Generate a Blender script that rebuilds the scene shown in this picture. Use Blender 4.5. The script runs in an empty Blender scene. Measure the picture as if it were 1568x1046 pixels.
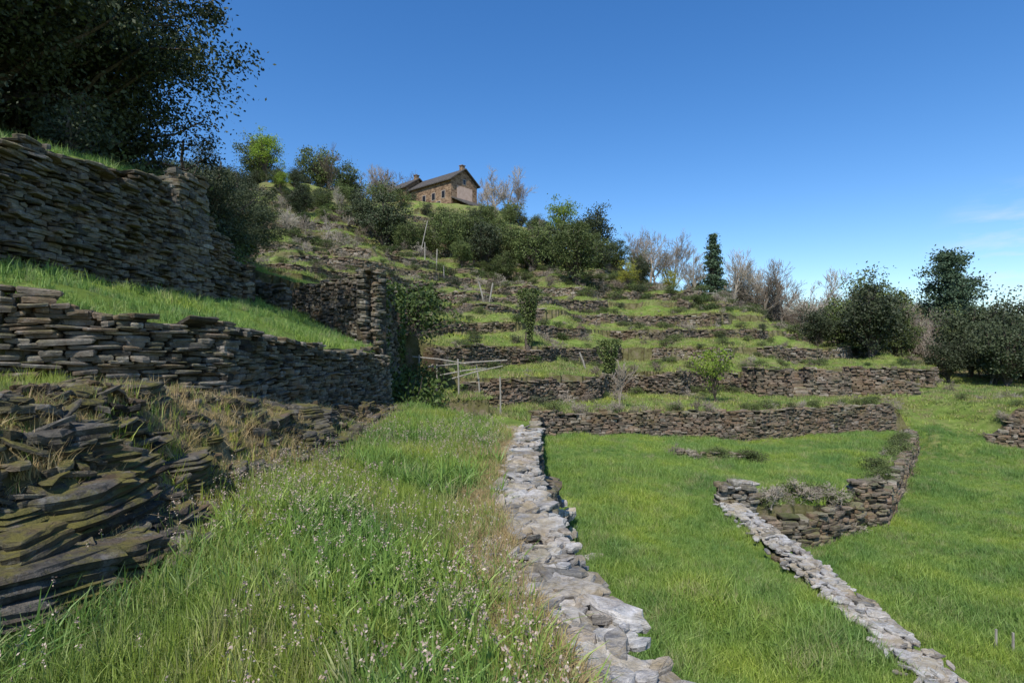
import bpy, math, random
import numpy as np
from mathutils import Vector
RNG=np.random.default_rng(7)
random.seed(7)
sc=bpy.context.scene
A=np.array
# ------------------------------------------------------------ terrain model
def it(v,xs,ys): return np.interp(v,xs,ys)
def W1x(y): return it(y,[-6,-1,1,2.75,3.9,5.8,7,8.5,11,12,25.5],[2.2,1.3,.9,.5,.3,.13,.07,.08,.25,.42,1.0])
def xL(y): return it(y,[0,3.5,5,6.3,7,8,10.8,16.4,16.8,17.8,22,25,34,60],[-14,-9.5,-7.5,-5.67,-4.69,-3.98,-3.89,-3.46,-3.6,-4.35,-4.2,-5.5,-11,-26])
def fwy(x): return it(x,[.8,8,12,14.5,20,24.3,24.6,60],[25.5,27,27.6,29,31,31.3,29.0,28.6])
def Ex(y): return it(y,[-5,0,6.5,14.2,14.55,14.85,16.05,16.8,28.4,31.5],[4.4,4.6,4.85,5.3,6.0,7.8,9.6,10.8,20,21])
def smooth(t): t=np.clip(t,0,1); return t*t*(3-2*t)
def baseA(y): return it(y,[2,5,6.3,7,8,10.8,16.4],[1.1,1.2,1.24,1.12,.82,.55,.05])
def topA(y): return it(y,[3,6.3,7,8,10.8,16.4,20],[2.4,2.3,2.0,1.93,1.72,1.45,1.6])
def topB(y): return it(y,[3,8,9.5,12,13.4,15.3],[4.1,4.6,4.85,5.25,5.3,4.0])
def x0b(y): return it(y,[0,3.2,4.1,5,6.5,8,10.8,16],[-3.1,-3.0,-2.5,-2.6,-2.9,-2.6,-2.7,-3.0])
def floorf(x,y):
    f=-1.9+.055*np.clip(y-38,0,150)
    t=np.clip((x-17)/6,0,1)
    return -1.25*(1-t)+f*t
def Hc(x,y):
    xr=np.maximum(x-1,0)
    P=-1.2+.29*(y-28)-.20*xr+.13*np.maximum(-x,0)*np.clip((y-30)/20,0,1)+.22*np.maximum(y-70,0)*np.clip((12-x)/20,0,1)
    amp=np.clip((y-25)/14,.12,1)
    P=P+amp*(1.05*np.sin(x*.15+y*.07+.6)+.75*np.sin(x*.36-y*.14+2)+.36*np.sin(x*.8+y*.35)+.16*np.sin(x*1.7-y*.6))
    S=3.0+.3*np.maximum(0,-7.2-x)-1.0*np.maximum(0,x-xL(y))
    S=np.where(y<24,-9,S)
    P=np.maximum(P,S)
    H2=26-.15*(y-100)-.55*np.maximum(x+10,0)+.03*np.maximum(-x-10,0)+.4*np.sin(x*.2+1)
    k=1.2
    d=P-H2
    return .5*(P+H2-np.sqrt(d*d+k*k))
STEP=1.6
def wf(x,y):
    v=.42+.2*np.sin(x*.21+y*.5+1.0)+.16*np.sin(x*.47-y*.33+2.2)+.1*np.sin(x*.11+y*1.3)
    v=v+.25*np.clip((y-68)/12,0,1)
    return np.clip(v,.2,1)
def quant(H,x,y):
    h=np.maximum(H+2.8,0)
    k=np.floor((h-.1)/STEP); k=np.maximum(k,0)
    f=np.where(k==0,.15,wf(x,y))
    return -1.28+STEP*k+f*np.minimum(h-STEP*k,STEP)
def Z(x,y):
    x=np.asarray(x,float); y=np.asarray(y,float)
    z=np.maximum(quant(Hc(x,y),x,y),floorf(x,y))
    z=np.where((x>15.9)&(x<17.7)&(y>36.4)&(y<41),np.maximum(z,.45),z)
    z=np.where((x>19.3)&(x<22.0)&(y>37.4)&(y<43),np.maximum(z,.5),z)
    r=np.hypot((x+14)/13,(y-105)/9)
    z=z+(26.7-z)*smooth((1.5-r)/.5)
    low=(x>W1x(y)+.12)&(y<fwy(x)+.38)
    zf=np.where(x<Ex(y),-2.2-.08*np.clip(x-5,0,6),-3.4)
    zq=z
    z=np.where(low,zf,z)
    # grass ramp up between the two field walls
    zr=-3.4+1.55*smooth((y-25)/11)
    w=smooth((x-20.9)/1.2)*smooth((26.4-x)/1.9)*(y>24.6)*(y<36.5)
    w=np.where((x>24.4)&(y<29.4),0,w)
    z=z*(1-w)+zr*w
    yend=11.9+np.clip(.3-x,0,3)*1.5
    fg=(x<=W1x(y)+.12)&(y<yend)
    bank=baseA(y)*smooth((x0b(y)-x)/1.25)
    z=np.where(fg,bank,z)
    gap=(x<=W1x(y)+.12)&(y>=yend)&(y<26)
    z=np.where(gap,-1.25+(np.minimum(zq,0)+1.25)*np.clip((y-19)/7,0,1),z)
    left=(x<xL(y)-.33)
    yf=it(-x,[4.4,8.9,12],[18.5,22.5,23.4])
    T1=topA(y)-.06+(2.85-topA(y))*np.clip((xL(y)-x)/3.2,0,1)+.45*np.maximum(0,-7.3-x)*np.clip((y-14.5)/2,0,1)
    T1=np.where((x<-7.75)&(y<15.3),topB(y)-.08+.3*(-7.35-x),T1)
    z=np.where(left&(y<yf),T1,z)
    z=np.where(left&(y>=yf)&(y<26),4.0+.3*np.maximum(0,-7.2-x),z)
    z=z+.035*np.sin(x*1.7+y*.9)+.03*np.sin(x*3.1-y*2.3+1)
    far=smooth((np.hypot(x,y)-260)/200)
    z=z+far*14*np.sin(x*.01+1)*np.sin(y*.008)
    return z
def gz(x,y): return float(Z(x,y))
# ------------------------------------------------------------ mesh builder
class B:
    def __init__(s): s.v=[];s.q=[];s.m=[];s.r=[];s.n=0
    def add(s,v,q,m=0,r=0.5):
        v=A(v,float).reshape(-1,3); q=A(q,int).reshape(-1,4)
        s.v.append(v); s.q.append(q+s.n); s.n+=len(v)
        s.m.append(np.full(len(q),m,int) if np.isscalar(m) else A(m))
        s.r.append(np.full(len(v),r,float) if np.isscalar(r) else A(r,float))
    def mesh(s,name,mats,smooth_=False):
        v=np.concatenate(s.v);q=np.concatenate(s.q);m=np.concatenate(s.m);r=np.concatenate(s.r)
        me=bpy.data.meshes.new(name)
        me.vertices.add(len(v)); me.vertices.foreach_set('co',v.astype(np.float32).ravel())
        me.loops.add(len(q)*4); me.loops.foreach_set('vertex_index',q.astype(np.int32).ravel())
        me.polygons.add(len(q)); me.polygons.foreach_set('loop_start',(np.arange(len(q))*4).astype(np.int32))
        for mt in mats: me.materials.append(mt)
        me.polygons.foreach_set('material_index',m.astype(np.int32))
        me.update(calc_edges=True)
        a=me.attributes.new('rnd','FLOAT','POINT'); a.data.foreach_set('value',r.astype(np.float32))
        me.polygons.foreach_set('use_smooth',np.full(len(q),bool(smooth_)))
        me.update()
        return me
    def obj(s,name,mats,smooth_=False,link=True):
        o=bpy.data.objects.new(name,s.mesh(name,mats,smooth_))
        if link: sc.collection.objects.link(o)
        return o
def add_slabs(b,P,m=0,jit=.1,boxy=1.2,n=8,radm=None):
    """P rows: cx cy cz ang rx ry th tiltx tilty rnd"""
    P=A(P,float)
    if len(P)==0: return
    N=len(P)
    a=np.arange(n)*2*math.pi/n
    base=1+(boxy-1)*np.abs(np.sin(2*a))
    rad=(base[None,:] if radm is None else A(radm))*(1+RNG.normal(0,jit,(N,n)))
    ca=np.cos(a)[None,:]*rad; sa=np.sin(a)[None,:]*rad
    rings=[]
    for (zz,sc_) in ((-.5,.92),(.15,1.0),(.5,.91)):
        j2=1+RNG.normal(0,jit*.35,(N,n))
        lx=ca*sc_*j2*P[:,4:5]; ly=sa*sc_*j2*P[:,5:6]
        lz=np.full((N,n),zz)*P[:,6:7]+RNG.normal(0,.09,(N,n))*P[:,6:7]
        lz=lz+lx*P[:,7:8]+ly*P[:,8:9]
        c=np.cos(P[:,3:4]);s_=np.sin(P[:,3:4])
        X=P[:,0:1]+lx*c-ly*s_; Y=P[:,1:2]+lx*s_+ly*c; Z_=P[:,2:3]+lz
        rings.append(np.stack([X,Y,Z_],-1))
    V=np.concatenate(rings,1)
    f=[]
    for k in range(2):
        for i in range(n):
            j=(i+1)%n
            f.append([k*n+i,k*n+j,(k+1)*n+j,(k+1)*n+i])
    for i in range(1,n-2,2):
        f.append([2*n,2*n+i,2*n+i+1,2*n+i+2]); f.append([i+2,i+1,i,0])
    F=A(f)[None]+(np.arange(N)*3*n)[:,None,None]
    b.add(V.reshape(-1,3),F.reshape(-1,4),m,np.repeat(P[:,9],3*n))
def tube(b,pts,rad,n=6,m=0,r=.5):
    pts=A(pts,float);k=len(pts)
    t=np.gradient(pts,axis=0); t/= (np.linalg.norm(t,axis=1,keepdims=True)+1e-9)
    ref=A([.31,.17,.93]) if abs(t[0][2])<.8 else A([.95,.2,.1])
    u=np.cross(t,ref); u/=(np.linalg.norm(u,axis=1,keepdims=True)+1e-9)
    w=np.cross(t,u)
    a=np.arange(n)*2*math.pi/n
    V=pts[:,None,:]+(u[:,None,:]*np.cos(a)[None,:,None]+w[:,None,:]*np.sin(a)[None,:,None])*A(rad)[:,None,None]
    f=[]
    for i in range(k-1):
        for j in range(n):
            j2=(j+1)%n
            f.append([i*n+j,i*n+j2,(i+1)*n+j2,(i+1)*n+j])
    if n==4: f.append([(k-1)*4+i for i in range(4)])
    if n==6: f+= [[(k-1)*6+i for i in (0,1,2,3)],[(k-1)*6+i for i in (0,3,4,5)]]
    b.add(V.reshape(-1,3),f,m,r)
def leaves(b,C,size,m=1,rng=RNG,asp=.5,rb=None,flat=0):
    C=A(C,float);N=len(C)
    d=rng.normal(0,1,(N,3)); d[:,2]*=(1-flat); d/=np.linalg.norm(d,axis=1,keepdims=True)
    e=rng.normal(0,1,(N,3)); e[:,2]*=(1-flat); e-=d*np.sum(d*e,1,keepdims=True); e/=(np.linalg.norm(e,axis=1,keepdims=True)+1e-9)
    s=size*rng.uniform(.6,1.3,(N,1))
    V=np.stack([C-d*s,C+e*s*asp,C+d*s,C-e*s*asp],1)
    q=np.arange(N*4).reshape(N,4)
    r=rng.uniform(0,1,N) if rb is None else rb
    b.add(V.reshape(-1,3),q,m,np.repeat(r,4))
# ------------------------------------------------------------ materials
def newmat(name,rough=.85,spec=.2):
    m=bpy.data.materials.new(name); m.use_nodes=True
    nt=m.node_tree; p=nt.nodes['Principled BSDF']
    p.inputs['Roughness'].default_value=rough
    p.inputs['Specular IOR Level'].default_value=spec
    return m,nt,p
def nd(nt,t,**k):
    n=nt.nodes.new(t)
    for a,v in k.items(): setattr(n,a,v)
    return n
def noise(nt,scale,detail=4,vec=None,rough=.55):
    n=nd(nt,'ShaderNodeTexNoise'); n.inputs['Scale'].default_value=scale; n.inputs['Detail'].default_value=detail
    n.inputs['Roughness'].default_value=rough
    if vec is not None: nt.links.new(vec,n.inputs['Vector'])
    return n.outputs['Fac']
def ramp(nt,fac,st):
    n=nd(nt,'ShaderNodeValToRGB'); cr=n.color_ramp
    while len(cr.elements)<len(st): cr.elements.new(.5)
    for e,(p,c) in zip(cr.elements,st):
        e.position=p; e.color=(c,c,c,1) if np.isscalar(c) else (*c,1)
    nt.links.new(fac,n.inputs['Fac']); return n.outputs['Color']
def mix(nt,f,a,b,mode='MIX'):
    n=nd(nt,'ShaderNodeMix',data_type='RGBA',blend_type=mode)
    for s,v in ((n.inputs['Factor'],f),(n.inputs['A'],a),(n.inputs['B'],b)):
        if hasattr(v,'is_linked'): nt.links.new(v,s)
        elif np.isscalar(v): s.default_value=v
        else: s.default_value=(*v,1)
    return n.outputs['Result']
def math_(nt,op,a,b=None):
    n=nd(nt,'ShaderNodeMath',operation=op)
    for i,v in enumerate((a,b)):
        if v is None: continue
        if np.isscalar(v): n.inputs[i].default_value=v
        else: nt.links.new(v,n.inputs[i])
    return n.outputs[0]
def attr(nt,name): return nd(nt,'ShaderNodeAttribute',attribute_name=name).outputs['Fac']
def pos(nt): return nd(nt,'ShaderNodeNewGeometry').outputs['Position']
def mapped(nt,v,s):
    n=nd(nt,'ShaderNodeMapping'); nt.links.new(v,n.inputs['Vector']); n.inputs['Scale'].default_value=s; return n.outputs[0]
def upz(nt):
    s=nd(nt,'ShaderNodeSeparateXYZ'); g=nd(nt,'ShaderNodeNewGeometry'); nt.links.new(g.outputs['Normal'],s.inputs[0]); return s.outputs['Z']
def bump(nt,p,h,st,dist):
    n=nd(nt,'ShaderNodeBump'); n.inputs['Strength'].default_value=st; n.inputs['Distance'].default_value=dist
    nt.links.new(h,n.inputs['Height']); nt.links.new(n.outputs[0],p.inputs['Normal'])
def stone_mat(name,cols,moss=.3,lichen=.4,fs=1.0,mosscol=(.12,.11,.03),rust=.45,face=.0):
    m,nt,p=newmat(name,.92,.12)
    P=pos(nt)
    c=ramp(nt,attr(nt,'rnd'),[(i/(len(cols)-1),k) for i,k in enumerate(cols)])
    n1=noise(nt,9*fs,8,P,.7)
    c=mix(nt,.9,c,ramp(nt,n1,[(.3,.35),(.7,1.45)]),'MULTIPLY')
    n2=noise(nt,6*fs,7,P,.75)
    lf=ramp(nt,n2,[(.56,0.),(.64,1.)])
    c=mix(nt,math_(nt,'MULTIPLY',lf,lichen),c,(.50,.49,.45))
    n4=noise(nt,1.6*fs,5,P,.6)
    c=mix(nt,math_(nt,'MULTIPLY',ramp(nt,n4,[(.5,0.),(.66,1.)]),rust),c,(.22,.14,.075))
    n3=noise(nt,3.1*fs,6,P,.7)
    up=ramp(nt,upz(nt),[(.2,face),(.8,1.)])
    mf=math_(nt,'MULTIPLY',ramp(nt,n3,[(.45,0.),(.58,1.)]),up)
    c=mix(nt,math_(nt,'MULTIPLY',mf,moss),c,mosscol)
    nt.links.new(c,p.inputs['Base Color'])
    st=noise(nt,1.0,6,mapped(nt,P,(4*fs,4*fs,70*fs)),.65)
    h=math_(nt,'ADD',math_(nt,'MULTIPLY',st,.7),n1)
    h=math_(nt,'ADD',h,math_(nt,'MULTIPLY',noise(nt,45*fs,4,P),.4))
    bump(nt,p,h,1.0,.035/fs)
    return m
M_near=stone_mat('schist_dark',[(.045,.042,.037),(.11,.10,.086),(.175,.16,.135),(.25,.225,.185),(.19,.14,.095),(.36,.335,.29)],moss=.7,lichen=.3,face=.2,mosscol=(.13,.125,.045))
M_top=stone_mat('schist_grey_cap',[(.18,.175,.16),(.32,.305,.285),(.42,.405,.38),(.50,.485,.45),(.36,.31,.25),(.55,.53,.50)],moss=.45,lichen=.5,mosscol=(.30,.22,.08),rust=.2)
M_hill=stone_mat('schist_brown',[(.07,.058,.047),(.145,.12,.093),(.22,.18,.14),(.26,.18,.125),(.31,.255,.195),(.38,.33,.27)],moss=.5,lichen=.25,fs=.35,mosscol=(.14,.17,.05),face=.15)
M_rock=stone_mat('mossy_schist',[(.04,.037,.032),(.08,.073,.062),(.13,.118,.098),(.20,.18,.15)],moss=.9,lichen=.2,mosscol=(.14,.125,.035),face=.2,rust=.5)
def add_tr(nt,p,c,tr):
    if tr<=0: return
    t=nd(nt,'ShaderNodeBsdfTranslucent'); nt.links.new(c,t.inputs['Color'])
    mx=nd(nt,'ShaderNodeMixShader'); mx.inputs[0].default_value=tr
    nt.links.new(p.outputs[0],mx.inputs[1]); nt.links.new(t.outputs[0],mx.inputs[2])
    nt.links.new(mx.outputs[0],nt.nodes['Material Output'].inputs['Surface'])
def leaf_mat(name,c1,c2,tr=.3,objvar=True,rough=.6,spec=.25):
    m,nt,p=newmat(name,rough,spec)
    c=ramp(nt,attr(nt,'rnd'),[(0,c1),(1,c2)])
    if objvar:
        oi=nd(nt,'ShaderNodeObjectInfo').outputs['Random']
        c=mix(nt,.8,c,ramp(nt,oi,[(0,.72),(1,1.3)]),'MULTIPLY')
    nt.links.new(c,p.inputs['Base Color']); add_tr(nt,p,c,tr)
    return m
def patch_grass(name,greens,drys,tr=.3,thr=(.45,.65)):
    m,nt,p=newmat(name,.55,.3)
    P=pos(nt)
    r=attr(nt,'rnd')
    g=ramp(nt,r,[(0,greens[0]),(.6,greens[1]),(1,greens[2])])
    big=noise(nt,.45,6,P,.65)
    g=mix(nt,.95,g,ramp(nt,big,[(.35,(.60,.74,.85)),(.5,(1.,1.,1.)),(.65,(1.45,1.22,.9))]),'MULTIPLY')
    d=ramp(nt,r,[(0,drys[0]),(1,drys[1])])
    oi=nd(nt,'ShaderNodeObjectInfo').outputs['Random']
    f=math_(nt,'ADD',math_(nt,'MULTIPLY',oi,.35),math_(nt,'MULTIPLY',noise(nt,1.1,5,P,.6),.8))
    c=mix(nt,ramp(nt,f,[(thr[0],0.),(thr[1],1.)]),g,d)
    nt.links.new(c,p.inputs['Base Color']); add_tr(nt,p,c,tr)
    return m
D=[(.38,.34,.17),(.50,.44,.26)]
M_gf=patch_grass('grass_foreground',[(.16,.23,.035),(.28,.37,.06),(.44,.50,.15)],D,thr=(.64,.86))
M_gl=patch_grass('grass_lush',[(.13,.22,.04),(.23,.36,.07),(.37,.49,.15)],D,thr=(.66,.92))
M_gh=patch_grass('grass_hill',[(.15,.21,.04),(.24,.32,.065),(.35,.42,.12)],[(.26,.21,.11),(.37,.30,.17)],tr=.2,thr=(.53,.78))
M_dry=patch_grass('grass_dry',[(.28,.27,.08),(.34,.31,.11),(.42,.36,.16)],[(.42,.30,.14),(.52,.41,.22)],thr=(.3,.5))
M_flower=leaf_mat('seed_head',(.32,.22,.17),(.60,.50,.40),.2)
M_oak=leaf_mat('leaf_oak_dark',(.022,.033,.014),(.08,.098,.045),0)
M_oak2=leaf_mat('leaf_oak_green',(.05,.075,.022),(.16,.195,.06),.15)
M_lime=leaf_mat('leaf_spring',(.18,.28,.03),(.34,.44,.07),.4)
M_yel=leaf_mat('leaf_yellowgreen',(.28,.28,.04),(.44,.43,.08),.4)
M_con=leaf_mat('needles_blue',(.035,.065,.035),(.10,.15,.08),0)
M_brl=leaf_mat('leaf_brown',(.15,.11,.065),(.26,.20,.12),.2)
M_ivy=leaf_mat('ivy',(.025,.05,.012),(.09,.13,.03),0)
M_bark,nt,p=newmat('bark',.95,.1)
nt.links.new(ramp(nt,noise(nt,6,6,mapped(nt,pos(nt),(3,3,.6))),[(.3,(.05,.04,.032)),(.7,(.15,.125,.10))]),p.inputs['Base Color'])
M_twig,nt,p=newmat('twig_bark',.95,.1)
nt.links.new(ramp(nt,nd(nt,'ShaderNodeObjectInfo').outputs['Random'],[(0,(.17,.135,.105)),(1,(.40,.35,.28))]),p.inputs['Base Color'])
M_wood,nt,p=newmat('weathered_wood',.9,.1)
nt.links.new(ramp(nt,noise(nt,5,6,mapped(nt,pos(nt),(6,6,1))),[(.3,(.2,.18,.15)),(.7,(.42,.39,.34))]),p.inputs['Base Color'])
M_ground,nt,p=newmat('meadow_ground',.95,.1)
P=pos(nt)
g=ramp(nt,noise(nt,1.3,8,P,.7),[(.3,(.08,.12,.022)),(.5,(.14,.20,.04)),(.72,(.24,.29,.075))])
d=ramp(nt,noise(nt,6,6,P,.7),[(.3,(.13,.095,.05)),(.7,(.34,.27,.15))])
f=math_(nt,'ADD',math_(nt,'MULTIPLY',attr(nt,'dry'),.5),math_(nt,'MULTIPLY',noise(nt,.7,7,P,.7),.62))
c=mix(nt,ramp(nt,f,[(.42,0.),(.62,1.)]),g,d)
br=ramp(nt,noise(nt,2,7,P,.7),[(.35,(.07,.055,.03)),(.5,(.13,.125,.05)),(.65,(.20,.16,.11))])
c=mix(nt,ramp(nt,upz(nt),[(.45,1.),(.75,0.)]),c,br)
nt.links.new(c,p.inputs['Base Color'])
bump(nt,p,noise(nt,14,8,P,.75),.7,.08)
# ------------------------------------------------------------ terrain mesh
def seg(a,b,s): return list(np.arange(a,b,s))
xs=A(seg(-700,-150,40)+seg(-150,-60,6)+seg(-60,-10,.5)+seg(-10,12,.12)+seg(12,30,.25)+seg(30,62,.5)+seg(62,150,4)+seg(150,1000,40))
ys=A(seg(-60,-4,4)+seg(-4,1,.5)+seg(1,30,.13)+seg(30,75,.3)+seg(75,112,.7)+seg(112,200,6)+seg(200,1400,50))
X,Y=np.meshgrid(xs,ys)
ZZ=Z(X,Y)
nx,ny=len(xs),len(ys)
idx=np.arange(nx*ny).reshape(ny,nx)
Q=np.stack([idx[:-1,:-1],idx[:-1,1:],idx[1:,1:],idx[1:,:-1]],-1).reshape(-1,4)
tb=B(); tb.add(np.stack([X,Y,ZZ],-1).reshape(-1,3),Q,0,.5)
ground=tb.obj('terraced_ground',[M_ground])
dry=np.zeros(X.shape)
dry+=np.exp(-((X-(W1x(Y)-.45))/.45)**2)*(Y<12)
dry+=.9*smooth((x0b(Y)+.3-X)/.6)*(X>xL(Y))*(Y<17)
dry+=.25*(Y>24)*(X>-40)+.1*(Y>76)
dry+=.9*((X>45)&(Y>38))
dry=np.clip(dry,0,1)
a=ground.data.attributes.new('dry','FLOAT','POINT'); a.data.foreach_set('value',dry.ravel().astype(np.float32))
# ------------------------------------------------------------ walls
def wall(name,pts,zb,zt,side=1,thick=.5,rowh=(.035,.09),ln=(.15,.5),mat=M_near,cap=(.18,.34),batter=.06,two=False,boxy=1.22,capmat=None,ragged=.06,prot=.035,colbias=0,b=None,capz=0,jit=.07):
    pts=A(pts,float); s=np.concatenate([[0],np.cumsum(np.linalg.norm(np.diff(pts,axis=0),axis=1))]); T=s[-1]
    zb=np.interp(s,np.linspace(0,T,len(zb)),zb) if len(zb)!=len(pts) else A(zb,float)
    zt=np.interp(s,np.linspace(0,T,len(zt)),zt) if len(zt)!=len(pts) else A(zt,float)
    def at(u):
        e=.15
        x=np.interp(u,s,pts[:,0]);y=np.interp(u,s,pts[:,1])
        dx=np.interp(min(u+e,T),s,pts[:,0])-np.interp(max(u-e,0),s,pts[:,0]);dy=np.interp(min(u+e,T),s,pts[:,1])-np.interp(max(u-e,0),s,pts[:,1])
        l=math.hypot(dx,dy)+1e-9
        return x,y,dx/l,dy/l,np.interp(u,s,zb),np.interp(u,s,zt)
    own=b is None
    if own: b=B()
    rows=[]
    z=zb.min()-.1
    ph=random.random()*9
    while z<zt.max()+.05:
        h=random.uniform(*rowh); u=-random.random()*.2
        while u<T:
            L=random.uniform(*ln)*(1.3 if random.random()<.12 else 1)
            hh=h*random.uniform(.75,1.15)
            uc=min(max(u+L/2,0),T)
            x,y,tx,ty,b0,t0=at(uc)
            t1=t0+ragged*math.sin(uc*2.1+ph)+ragged*.7*math.sin(uc*5.3+ph*2)
            zw=z+.25*h*math.sin(uc*1.3+ph+z*2)
            if zw+h>b0-.12 and zw+h*.5<t1:
                n_x,n_y=ty*side,-tx*side
                pr=random.gauss(0,prot)-batter*(z-b0)
                dp=random.uniform(.22,.34)
                cx=x+n_x*(pr-dp/2);cy=y+n_y*(pr-dp/2)
                r=min(max(random.gauss(.45+colbias,.26),0),1)
                rows.append((cx,cy,zw+h/2,math.atan2(ty,tx)+random.gauss(0,.08),L*.48,dp/2,hh,random.gauss(0,.05),random.gauss(0,.06),r))
                if two:
                    rows.append((x-n_x*(thick+pr-dp/2),y-n_y*(thick+pr-dp/2),z+h/2,math.atan2(ty,tx),L*.47,dp/2,hh,0,0,r))
            u+=L*random.uniform(.94,1.02)
        z+=h
    add_slabs(b,rows,0,jit,boxy)
    n=max(2,int(T/.4)); V=[];F=[]
    for i in range(n+1):
        x,y,tx,ty,b0,t0=at(T*i/n); n_x,n_y=ty*side,-tx*side
        bt=batter*(t0-b0)+.13
        for (o,zz) in ((.12,b0-.3),(bt,t0-.10),(max(thick-.06,bt+.05),t0-.10),(max(thick-.06,.2),b0-.3)):
            V.append((x-n_x*o,y-n_y*o,zz))
    for i in range(n):
        for j in range(4):
            k=(j+1)%4; F.append([i*4+j,(i+1)*4+j,(i+1)*4+k,i*4+k])
    F.append([0,1,2,3]);F.append([n*4+3,n*4+2,n*4+1,n*4])
    b.add(V,F,0,0.0)
    if cap:
        rows=[];u=0
        while u<T:
            L=random.uniform(*cap)*2
            x,y,tx,ty,b0,t0=at(min(u+L/2,T)); n_x,n_y=ty*side,-tx*side
            bt=batter*(t0-b0)
            o=thick*random.uniform(.3,.45)+bt*.5
            rows.append((x-n_x*o,y-n_y*o,t0+random.uniform(-.07,.04)+capz,math.atan2(ty,tx)+random.gauss(0,.25),L*.5,thick*random.uniform(.3,.5),random.uniform(.035,.08),random.gauss(0,.09),random.gauss(0,.09),random.random()))
            u+=L*.85*(1 if random.random()<.65 else 1.9)
        add_slabs(b,rows,1,.13,1.15)
    if own: return b.obj(name,[mat,capmat or mat])
random.seed(3)
def cap_course(b,fx,z0,y0,y1,w,nsm,m=1):
    rows=[];v=y0
    while v<y1:
        step=random.uniform(.08,.17)
        k=random.choice([1,2,2,3,3])
        cuts=sorted([random.uniform(-.5,.5)*w for _ in range(k-1)])
        ed=[-w]+cuts+[w]
        for i in range(k):
            c=(ed[i]+ed[i+1])/2; hw=(ed[i+1]-ed[i])/2
            rx=max(hw*random.uniform(.95,1.25),.06); ry=random.uniform(.07,.19)
            rows.append((fx(v)+c+random.gauss(0,.035),v+random.gauss(0,.05),z0+random.uniform(-.04,.06),random.gauss(0,.4),rx,ry,random.uniform(.035,.08),random.gauss(0,.09),random.gauss(0,.09),random.random()))
        v+=step
    for i in range(nsm):
        v=random.uniform(y0,y1)
        rows.append((fx(v)+min(max(random.gauss(-.05,.2),-.4),.24),v,z0+random.uniform(-.0,.07),random.random()*3,random.uniform(.03,.11),random.uniform(.03,.07),random.uniform(.02,.05),random.gauss(0,.22),random.gauss(0,.22),random.random()))
    add_slabs(b,rows,m,.12,1.1,n=12)
yy=np.linspace(-1.5,11.8,24)
pts=[(W1x(v)+.30,v) for v in yy]
b=B()
wall('x',pts,[-2.3]*24,[-.06]*24,side=1,thick=.6,rowh=(.06,.14),ln=(.2,.6),cap=None,b=b,prot=.04,batter=.03)
cap_course(b,W1x,0,-1.2,11.8,.27,560)
rows=[]
for i in range(110):
    v=random.uniform(2.0,5.2)
    rows.append((W1x(v)-.3-abs(random.gauss(0,.12)),v,random.uniform(-.01,.03),random.random()*3,random.uniform(.04,.12),random.uniform(.03,.09),random.uniform(.03,.05),random.gauss(0,.15),random.gauss(0,.15),random.random()))
for i in range(90):
    v=random.uniform(9.2,12.2); o=abs(random.gauss(0,.3))
    rows.append((W1x(v)+.35+o,v,-2.15+random.random()*max(.1,1.2-1.6*o),random.random()*3,random.uniform(.08,.2),random.uniform(.06,.14),random.uniform(.05,.12),random.gauss(0,.3),random.gauss(0,.3),random.random()))
add_slabs(b,rows,1,.12,1.1,n=12)
b.obj('dry_stone_wall',[M_near,M_top])
pts=[(W1x(v)+.3,v) for v in (12,16,20,25.3)]
wall('dry_stone_wall',pts,[-2.35]*4,[-1.25,-1.25,-1.2,-1.0],side=1,thick=.5,rowh=(.08,.14),ln=(.25,.6),mat=M_hill)
wall('dry_stone_wall',[(.75,9.0),(1.0,11.6)],[-2.3,-2.3],[-.75,-1.0],side=1,thick=.5,rowh=(.06,.14),ln=(.2,.5))
# wall A
yA=[4.2,5,6.3,7,8]
wall('dry_stone_wall',[(xL(v)+.0,v) for v in yA],[1.2,1.2,1.2,1.05,.75],[2.5,2.42,2.3,2.03,1.97],side=1,thick=.5,colbias=.08,prot=.05,ln=(.12,.5),rowh=(.022,.075),cap=(.1,.28))
yA=[8,9.5,10.8,13.5,16.5]
wall('dry_stone_wall',[(xL(v)+.03,v) for v in yA],[.72,.6,.45,.2,-.1],[1.97,1.85,1.75,1.6,1.45],side=1,thick=.5,ln=(.12,.5),rowh=(.03,.085),cap=(.1,.28),colbias=-.1)
wall('dry_stone_wall',[(-3.5,16.5),(-4.4,17.9)],[-.6,-.8],[1.5,1.6],side=1,thick=.4)
# wall B
yB=[3.5,6,8,9.5,12,12.9,13.4,14.2,15.4]
wall('dry_stone_wall',[(-7.3,v) for v in yB],[2.6,2.6,2.65,2.7,2.75,2.8,2.85,2.85,2.85],[4.1,4.4,4.6,4.85,5.2,5.4,5.15,4.9,3.9],side=1,thick=.6,rowh=(.03,.085),ln=(.12,.45),ragged=.12,prot=.06,colbias=-.08)
wall('stone_pillar',[(-7.15,12.4),(-7.1,13.4)],[2.8,2.8],[5.6,5.65],side=1,thick=.5,rowh=(.05,.11),ln=(.18,.5),ragged=.03,two=True)
wall('dry_stone_wall',[(-8.6,16.2),(-7.35,15.4)],[2.8,2.8],[4.2,3.9],side=1,thick=.5,rowh=(.05,.11))
# bastion C
wall('dry_stone_wall',[(-9.2,22.3),(-6.6,20),(-4.45,18.1)],[3.1,2.3,1.5],[4.0,4.1,4.2],side=1,thick=.6,rowh=(.05,.1),ln=(.15,.5),colbias=.08,cap=(.12,.3))
wall('dry_stone_wall',[(-4.4,18.0),(-4.12,20),(-4.2,22),(-5.4,25)],[-.3,-1.2,-1.2,-1.2],[4.2,4.15,4.0,3.7],side=1,thick=.6,rowh=(.06,.12),ln=(.2,.6),colbias=-.1)
wall('dry_stone_wall',[(-9.5,19.5),(-7.4,18.2)],[3.0,2.8],[4.1,3.7],side=1,rowh=(.06,.12))
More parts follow.
